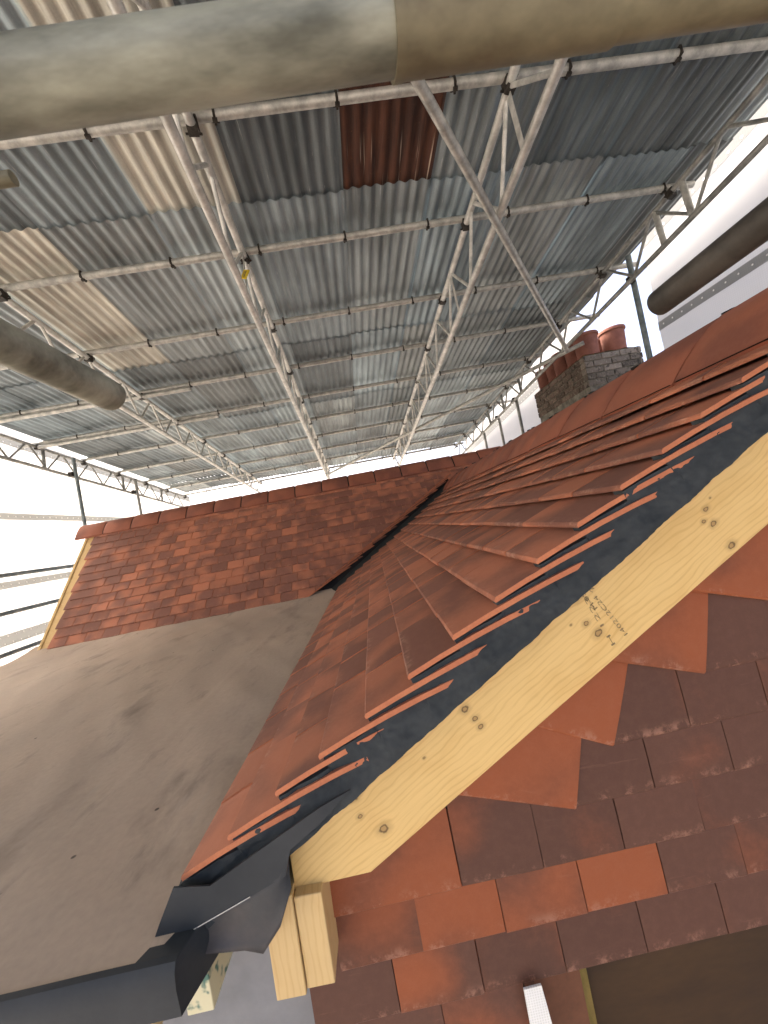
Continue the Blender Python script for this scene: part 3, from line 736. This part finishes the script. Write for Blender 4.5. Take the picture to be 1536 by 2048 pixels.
# ---- chimney stack
CX0, CX1, CY0, CY1, CT = 2.86, 3.58, 4.42, 5.80, 1.49
core = MB(); core.box(CX0+0.012, CX1-0.012, CY0+0.012, CY1-0.012, 0.93, CT-0.004); core.box(CX0+0.062, CX1-0.062, CY0+0.062, CY1-0.062, -0.6, 0.93)
stack = core.build('chimney_stack', M_jmortar, house, HI)
stack['label'] = 'sooty brick chimney stack with terracotta pots'
bk = {}
def brick(x0, x1, y0, y1, z0, z1, face):
    key = (round(x1-x0, 3), round(y1-y0, 3))
    if key not in bk:
        mb = MB(); mb.box(0, x1-x0, 0, y1-y0, 0, z1-z0); me = mb.mesh('brick', M_brick)
        bm = bmesh.new(); bm.from_mesh(me); bmesh.ops.bevel(bm, geom=bm.edges[:], offset=0.004, segments=1, affect='EDGES'); bm.to_mesh(me); bm.free(); bk[key] = me
    j = lambda: random.uniform(-0.003, 0.003)
    o = put('brick', bk[key], stack, None, Matrix.Translation((x0+j(), y0+j(), z0)))
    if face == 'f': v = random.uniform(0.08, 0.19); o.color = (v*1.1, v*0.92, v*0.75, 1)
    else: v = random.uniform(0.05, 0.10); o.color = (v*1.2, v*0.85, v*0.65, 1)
for c in range(10):
    z0 = CT - 0.075*(c+1); z1 = z0+0.066
    e = 0.0 if c < 5 else (0.025 if c == 5 else 0.05)
    x0, x1, y0, y1 = CX0+e, CX1-e, CY0+e, CY1-e
    off = 0.1125 if c % 2 else 0.0
    x = x0 - off
    while x < x1-0.02:
        a, b_ = max(x, x0), min(x+0.216, x1)
        if b_-a > 0.03: brick(a, b_, y0, y0+0.10, z0, z1, 'f')
        x += 0.226
    y = y0 + 0.104 - (0.1125-off)
    while y < y1-0.02:
        a, b_ = max(y, y0+0.104), min(y+0.216, y1)
        if b_-a > 0.03: brick(x0, x0+0.10, a, b_, z0, z1, 's'); 
        y += 0.226
fl_ = MB(); nfx = 14
for i in range(nfx+1):
    for j in range(nfx+1):
        u, v = i/nfx, j/nfx; x = CX0+0.01+(CX1-CX0-0.02)*u; y = CY0+0.01+(CY1-CY0-0.02)*v
        e = min(u, 1-u, v, 1-v); fl_.v.append((x, y, CT + 0.002 + 0.05*min(1, e*5) + 0.012*nz(x, y, 2, 8)))
for i in range(nfx):
    for j in range(nfx): a = i*(nfx+1)+j; fl_.f.append((a, a+nfx+1, a+nfx+2, a+1)); fl_.m.append(0)
fl_.build('flaunching', M_lichen, stack, smooth=True)
pm = MB(); pm.lathe([(0.125, 0), (0.128, 0.02), (0.140, 0.235), (0.141, 0.245), (0.155, 0.250), (0.158, 0.272), (0.150, 0.285), (0.138, 0.285), (0.128, 0.26), (0.118, 0.05)], (0, 0, 0), 28)
pme = pm.mesh('chimney_pot', M_pot, True)
for i in range(5):
    for j, xx in enumerate((CX0+0.19, CX1-0.19)):
        s_ = 1.0 + random.uniform(-0.06, 0.06)
        put('chimney_pot', pme, stack, None, Matrix.Translation((xx + random.uniform(-0.02, 0.02), CY0+0.19+0.265*i, CT+0.02)) @ Matrix.Diagonal((0.98, 0.98, s_, 1)))

# ------------------------------------------------------------ scaffold roof; its own axes: x across, y away (falling), h up
sy = ray(726, 1113).normalized(); sx = Vector((sy.y, -sy.x, 0)).normalized(); sz = sx.cross(sy)
def S(x, y, h): return sx*x + sy*y + sz*h
SM = Matrix(((sx.x, sy.x, sz.x, 0), (sx.y, sy.y, sz.y, 0), (sx.z, sy.z, sz.z, 0), (0, 0, 0, 1)))
H = 2.335; SW = 0.6175; SX0 = -0.325
rows = [-2.85, -1.0, 0.70, 2.28, 3.90, 5.45, 6.95, 8.35, 9.28]
RRL = S(0, 4, H)
tin = empty('corrugated_roof', RRL)
tag(tin, 'temporary roof of overlapping corrugated metal sheets overhead', 'tin roof')
def corr(name, w, L, mat):
    mb = MB(); pitch = 0.0772; n = int(round(w/pitch*8)); ny = 3
    for j in range(ny+1):
        y = L*j/ny
        for i in range(n+1):
            x = w*i/n; mb.v.append((x, y, 0.0095*sin(2*pi*x/pitch)))
    for j in range(ny):
        for i in range(n): a = j*(n+1)+i; mb.f.append((a, a+1, a+n+2, a+n+1)); mb.m.append(0)
    return mb.mesh(name, mat, True, fix=False)
cms = {}
def shade(v, warm=0.0): return (v*(1+0.10*warm), v*(1+0.02*warm), v*(1-0.10*warm), 1)
cream = {(-1, 2), (-3, 3)}; 
for r in range(len(rows)-1):
    for k in range(-6, 6):
        x0 = SX0 + SW*k
        if k == -6: x0 = -3.87
        if k == 5: x0 = 3.10 - SW - 0.03
        L = rows[r+1]-rows[r]+0.07
        rust = (k == 1 and r == 2)
        key = (round(L, 2), rust)
        if key not in cms: cms[key] = corr('corrugated_sheet', SW+0.035, L, M_rust if rust else M_sheet)
        dz = (0.016 if k % 2 else 0.0) - 0.008*(0) 
        ta = radians(0.42)                                    # each far sheet tucks under the nearer one
        M = SM @ Matrix.Translation((x0, rows[r]-0.07, H + dz - 0.006 + random.uniform(-0.002, 0.002))) @ Matrix.Rotation(ta, 4, 'X') @ Matrix.Rotation(random.uniform(-0.0025, 0.0025), 4, 'Z')
        o = put('corrugated_sheet', cms[key], tin, invof(RRL), M)
        if (k, r) in cream or (k == -2 and r == 1 and False): o.color = (0.56, 0.545, 0.47, 1)
        else:
            v = random.choice((0.17, 0.22, 0.28, 0.36, 0.31, 0.25)); w_ = random.uniform(-0.9, 0.4)
            if r >= 5: v *= 1.1
            o.color = (v*(0.87+0.08*w_), v, v*(1.03-0.07*w_), 1)
        if rust: o['label'] = 'dark rusty brown corrugated sheet'

# purlins
def crossing(xa, xb): return (xa, xb)
clip = MB(); clip.box(-0.006, 0.006, -0.028, 0.028, -0.029, 0.020); clip.box(-0.012, 0.012, -0.008, 0.008, -0.038, -0.026); clip.tube((-0.020, 0.024, -0.012), (0.020, 0.024, -0.012), 0.005, 6)
clipm = clip.mesh('sheet_clip', M_coupler)
cp = MB(); cp.box(-0.026, 0.026, -0.027, 0.027, -0.036, -0.004); cp.tube((-0.04, 0.024, -0.045), (0.04, 0.024, -0.045), 0.006, 6); cp.box(-0.025, 0.025, -0.022, 0.022, -0.066, -0.036); cp.tube((0.024, -0.042, -0.02), (0.024, 0.042, -0.02), 0.007, 6)
cpm = cp.mesh('coupler', M_coupler)
BEAMS = {'left': -2.10, 'mid': -0.425, 'right': 1.21}
ords = ['first', 'second', 'third', 'fourth', 'fifth', 'sixth', 'seventh', 'eighth', 'ninth', 'last']
HP = 2.292; hT = HP-0.052
def skew(x, y): return y - 0.018*x
for i in range(10):
    y = 1.69 + 0.838*i
    xa, xb = -3.95, 3.02
    if i in (3, 6): xb = 3.35
    if i == 4: xa = -4.75
    if i == 2: xb = 3.2
    loc = S(0, y, HP)
    t = empty('purlin_tube', loc)
    lab = {0: 'nearest cross tube under the tin roof, just behind the big blurred tube', 1: 'second cross tube from the camera under the tin roof, just past the rusty sheet', 9: 'farthest cross tube at the far end of the tin roof'}.get(i, '%s cross tube under the tin roof counting away from the camera' % ords[i])
    tag(t, lab, 'scaffold tube', 'cross tubes carrying the tin roof')
    mb = MB(); mb.tube(S(xa, skew(xa, y), HP), S(xb, skew(xb, y), HP), 0.02415, 16, True, 0.020)
    mb.build('tube', M_tube, t, invof(loc), smooth=True)
    if i in (3, 4):
        mb = MB(); mb.tube(S(-3.9, skew(-3.9, y)-0.01, HP-0.055), S(-1.55, skew(-1.55, y)-0.01, HP-0.055), 0.02415, 16, True, 0.020); mb.build('lapped_tube', M_tube, t, invof(loc), smooth=True)
    for k in range(-5, 6):
        x = SX0 + SW*k + 0.015
        put('sheet_clip', clipm, t, invof(loc), SM @ Matrix.Translation((x, skew(x, y), HP+0.004)) @ Matrix.Rotation(random.uniform(-0.2, 0.2), 4, 'Z'))
    for x in list(BEAMS.values()) + [2.83, -3.93]:
        put('coupler', cpm, t, invof(loc), SM @ Matrix.Translation((x, skew(x, y), HP-0.015)) @ Matrix.Rotation(random.uniform(-0.25, 0.25), 4, 'Z'))
# lattice beams
def beam(label, x, ht, hb, mat, step, ya=-2.7, yb=9.45, rc=0.0241, rb=0.0125, double=False, dx=0.0, plates=False):
    loc = S(x, 4, hb); t = empty('lattice_beam', loc); I = invof(loc)
    tag(t, label, 'lattice beam', 'lattice beams under the tin roof')
    for h, xx in ((ht, x), (hb, x+dx)):
        mb = MB(); mb.tube(S(xx, ya, h), S(xx, yb, h), rc, 14, True); mb.build('chord', mat, t, I, smooth=True)
    y = ya+0.1; q = 0
    while y + step < yb:
        mb = MB(); mb.tube(S(x+dx, y, hb), S(x, y+step*0.5-0.02, ht), rb, 8); mb.build('brace', mat, t, I, smooth=True)
        mb = MB(); mb.tube(S(x, y+step*0.5+0.02, ht), S(x+dx, y+step, hb), rb, 8); mb.build('brace', mat, t, I, smooth=True)
        if plates and q % 2 == 0:
            mb = MB(); mb.prism([S(x-0.003, y+step*0.47, ht-0.01), S(x-0.003, y+step*0.53, ht-0.01), S(x+dx-0.003, y+step*0.53, hb+0.01), S(x+dx-0.003, y+step*0.47, hb+0.01)], sx*0.004); mb.build('web_plate', mat, t, I)
        y += step; q += 1
    return t
bl0 = beam('left lattice beam hanging under the tin roof beside the stub of dirty tube', BEAMS['left'], hT, hT-0.29, M_alu, 0.52)
bm0 = beam('middle lattice beam with a small yellow tag, under the tin roof', BEAMS['mid'], hT, hT-0.34, M_alu, 0.60, dx=-0.02, plates=True)
br0 = beam('lattice beam right of the rusty sheet, crossed by a diagonal tube', BEAMS['right'], hT, hT-0.37, M_alu, 0.66, plates=True)
bR = beam('dark eaves lattice beam along the right edge of the tin roof', 2.83, hT+0.01, hT-0.29, M_steel, 0.62, rc=0.0215, rb=0.0125)
bL = beam('dark eaves lattice beam along the left edge of the tin roof', -3.93, hT+0.01, hT-0.27, M_steel, 0.56, rc=0.0215, rb=0.0125)
for x, ys, mt in ((2.83, (2.38, 2.64), M_tube), (-3.93, (5.2, 6.9, 8.2), M_steel), (2.83, (5.4, 6.1, 6.8), M_steel)):
    bb_ = bR if x > 0 else bL; I = invof(S(x, 4, hT-(0.29 if x > 0 else 0.27)))
    for y in ys:
        mb = MB(); mb.tube(S(x, y, hT+0.01), S(x, y, hT-0.28), 0.022, 12); mb.build('upright', mt, bb_, I, smooth=True)
# yellow tag on the middle beam
tg = MB(); c_ = S(-0.40, 2.34, 1.955); tg.box(-0.018, 0.018, -0.003, 0.003, -0.05, 0.05)
to = tg.build('scaffold_tag', M_yellow); to.matrix_basis = Matrix.Translation(c_ + Vector((0.0, -0.03, -0.02))) @ Matrix.Rotation(0.25, 4, 'Y') @ Matrix.Rotation(-0.5, 4, 'X')
tag(to, 'small yellow tag fixed to the middle lattice beam', 'tag')
mk = MB(); mk.box(-0.003, 0.003, -0.0042, -0.0032, -0.036, 0.036); mk.box(-0.010, -0.007, -0.0042, -0.0032, -0.030, 0.030)
put('tag_print', mk.mesh('tag_print', M_ink), to)

# diagonal braces
def tube_thing(name, label, p0, p1, r, mat, couplers=(), group=None, n=20, inner=True, cat='scaffold tube'):
    p0 = Vector(p0); p1 = Vector(p1); o = MB(); o.tube(p0, p1, r, n, True, r*0.84 if inner else 0)
    t = o.build(name, mat, smooth=True); tag(t, label, cat, group); return t
tube_thing('brace_tube', 'diagonal tube crossing the right lattice beam towards the chimney pots', S(0.55, 1.28, 1.845), S(2.80, 4.08, 1.88), 0.0241, M_tube)
tube_thing('brace_tube', 'thin looking diagonal tube at the far end, rising towards the chimney', S(-0.45, 8.1, 1.86), S(3.0, 4.05, 1.93), 0.0241, M_tube)
# standards
posts = [('right', 2.90, 3.06, M_bluetube, 'blue grey upright tube beside the right chimney pot'), ('right', 2.90, 5.75, M_steel, 'upright tube left of the chimney, nearest of three in a row'), ('right', 2.90, 6.55, M_steel, 'upright tube left of the chimney, middle of three in a row'), ('right', 2.90, 7.40, M_steel, 'upright tube left of the chimney, farthest of three in a row'),
         ('left', -3.83, 5.60, M_bluetube, 'upright tube above the left end of the tiled ridge'), ('left', -3.83, 7.10, M_steel, 'far upright tube behind the third ridge tile at left')]
for side, x, y, mt, lab in posts:
    p = S(x, y, hT-0.22 if side == 'right' and y > 4 else hT-0.03)
    o = MB(); o.tube((p.x, p.y, p.z), (p.x, p.y, GZ), 0.0241, 14); t = o.build('scaffold_standard', mt, smooth=True); tag(t, lab, 'scaffold tube', 'scaffold uprights')
    c = S(x + (-0.04 if x > 0 else -0.05), y, hT-0.285); put('coupler', cpm, t, None, Matrix.Translation((c.x, c.y, p.z - (0.0 if side == 'right' and y > 4 else 0.20))))
# ledgers on the left
for z, lab in ((0.215, 'upper dark horizontal tube against the left white sheeting'), (-0.195, 'middle dark horizontal tube against the left white sheeting'), (-0.62, 'lowest dark horizontal tube at the left picture edge')):
    tube_thing('ledger_tube', lab, S(-3.90, -1.4, 0).xy.to_3d() + Vector((0, 0, z)), S(-3.90, 9.6, 0).xy.to_3d() + Vector((0, 0, z)), 0.0241, M_bluetube, group='ledger tubes along the left sheeting')

# ------------------------------------------------------------ sheeting
def sheeting(name, label, x, y0, y1, z0, z1, bands, inside):
    mb = MB(); nyy = max(8, int((y1-y0)*14)); nz_ = int((z1-z0)*9)
    def pt(y, z, off=0.0):
        p = S(x, y, 0); w = 0.018*nz(y, z, x, 1.1) + 0.006*nz(y, z*2, x, 4)
        return Vector((p.x, p.y, z)) + sx*(w + off)
    top = lambda y: min(z1, S(x, y, H).z + 0.30)
    for i in range(nyy+1):
        y = y0 + (y1-y0)*i/nyy
        for j in range(nz_+1):
            z = z0 + (top(y)-z0)*j/nz_; mb.v.append(tuple(pt(y, z)))
    for i in range(nyy):
        for j in range(nz_): a = i*(nz_+1)+j; mb.f.append((a, a+1, a+nz_+2, a+nz_+1)); mb.m.append(0)
    o = mb.build(name, M_cloth, smooth=True, fix=False); tag(o, label, 'sheeting', 'white scaffold sheeting')
    for kind, zz, hgt in bands:
        b_ = MB(); e_ = MB(); m = nyy
        zf = (lambda y: zz) if kind == 'h' else (lambda y: top(y) - zz)
        for i in range(m+1):
            y = y0 + (y1-y0)*i/m
            b_.v += [tuple(pt(y, zf(y)-hgt/2, inside*0.004)), tuple(pt(y, zf(y)+hgt/2, inside*0.004))]
        for i in range(m): b_.f.append((2*i, 2*i+1, 2*i+3, 2*i+2)); b_.m.append(0)
        b_.build('reinforcing_band', M_band, o, smooth=True, fix=False)
        y = y0+0.05; up = Vector((0, 0, 1))
        while y < min(y1, 9.0):
            for q in ((0,) if hgt < 0.1 else (-0.3, 0.3)):
                c = pt(y + (0.05 if q > 0 else 0), zf(y)+q*hgt, inside*0.007); r_ = 0.008; bse = len(e_.v)
                e_.v += [tuple(c + sy*r_*cos(2*pi*s/8) + up*r_*sin(2*pi*s/8)) for s in range(8)]; e_.f.append(tuple(range(bse, bse+8))); e_.m.append(0)
            y += 0.105
        eo = e_.build('eyelets', M_eye, o, fix=False); eo['kind'] = 'stuff'
    return o
sheeting('scaffold_sheeting', 'white sheeting wall closing the left side of the scaffold', -4.12, -3.0, 10.2, -3.2, 3.2, (('h', 0.93, 0.085), ('h', 0.11, 0.085), ('h', -0.50, 0.13), ('t', 0.30, 0.15)), 1)
sheeting('scaffold_sheeting', 'white sheeting panel at the right edge behind the dark tube', 3.32, -3.0, 3.52, -3.2, 3.2, (('h', 1.375, 0.085), ('t', 0.11, 0.14)), -1)
sheeting('scaffold_sheeting', 'white sheeting panel behind and left of the chimney', 3.32, 4.75, 10.2, -3.2, 3.2, (('t', 0.42, 0.14), ('h', 0.62, 0.085)), -1)

# ------------------------------------------------------------ tubes close to the camera
rho = 0.447; el = radians(52.7); fy, fzv = rho*cos(el), rho*sin(el)
ft = empty('foreground_tube', (0, fy, fzv)); FI = invof((0, fy, fzv))
tag(ft, 'big blurred scaffold tube with a brown sleeve across the top', 'scaffold tube')
sxa = ray(790, 90); sxb = ray(1205, 55); xa = sxa.x/sxa.z*fzv; xb = sxb.x/sxb.z*fzv
mb = MB(); mb.tube((-1.6, fy, fzv), (xa+0.05, fy, fzv), 0.0242, 40); mb.build('tube', M_dirty, ft, FI, smooth=True)
mb = MB(); mb.tube((xa+0.06, fy, fzv), (1.7, fy, fzv), 0.0240, 40); mb.build('tube', M_sleeve, ft, FI, smooth=True)
mb = MB(); r1 = 0.0262
mb.tube((xa, fy, fzv), (xb, fy, fzv), r1, 40); mb.build('sleeve', M_sleeve, ft, FI, smooth=True)
mb = MB(); mb.tube((xa-0.004, fy, fzv), (xa+0.003, fy, fzv), 0.0268, 40); mb.build('sleeve_rim', M_sleeve, ft, FI, smooth=True)
def along_y(px_end, px_mid, rho_, yb, label, mat, name='tube_stub'):
    r = ray(*px_end); d = sqrt(r.x*r.x + r.z*r.z); Y = rho_*r.y/d; P = r*(Y/r.y)
    o = MB(); n = 40
    # rounded lip at the end, then the long tube towards the camera
    prof_ = [(0.0190, 0.10), (0.0190, 0.0), (0.0215, -0.0025), (0.0238, 0.0), (0.02415, 0.003), (0.02415, Y-yb)]
    b0 = 0
    for rr, dy in prof_:
        for i in range(n):
            a = 2*pi*i/n; o.v.append((P.x + rr*cos(a), P.y - dy, P.z + rr*sin(a)))
    for k in range(len(prof_)-1):
        for i in range(n):
            j = (i+1) % n; o.f.append((k*n+i, k*n+j, (k+1)*n+j, (k+1)*n+i)); o.m.append(0)
    o.f.append(tuple(range(0, n))); o.m.append(0)
    t = o.build(name, mat, smooth=True); tag(t, label, 'scaffold tube'); return t
along_y((222, 792), None, 0.47, -1.0, 'short dirty grey tube stub poking in from the left edge', M_dirty)
along_y((1318, 606), None, 0.69, -1.0, 'dark tube stub poking in from the right edge before white sheeting', M_dark)
r = ray(2, 360); k = 0.62/r.length
p = r*k; tube_thing('tube_end', 'tiny brown tube end at the left edge below the big tube', p + Vector((-0.9, 0, 0)), p + Vector((0.012, 0, 0)), 0.0065, M_sleeve, inner=False)
# uprights behind the camera that carry these tubes
for (x, y, lab) in ((-1.45, fy+0.05, 'a'), (1.55, fy+0.05, 'b')):
    o = MB(); o.tube((x, y, GZ), (x, y, 1.9), 0.0241, 14); t = o.build('scaffold_standard', M_tube, smooth=True)
    tag(t, 'upright tube holding the %s end of the big blurred tube' % ('left' if x < 0 else 'right'), 'scaffold tube', 'scaffold uprights')
print('objects', len(bpy.data.objects), 'tris', sum(len(o.data.loop_triangles) if o.type == 'MESH' else 0 for o in bpy.data.objects))
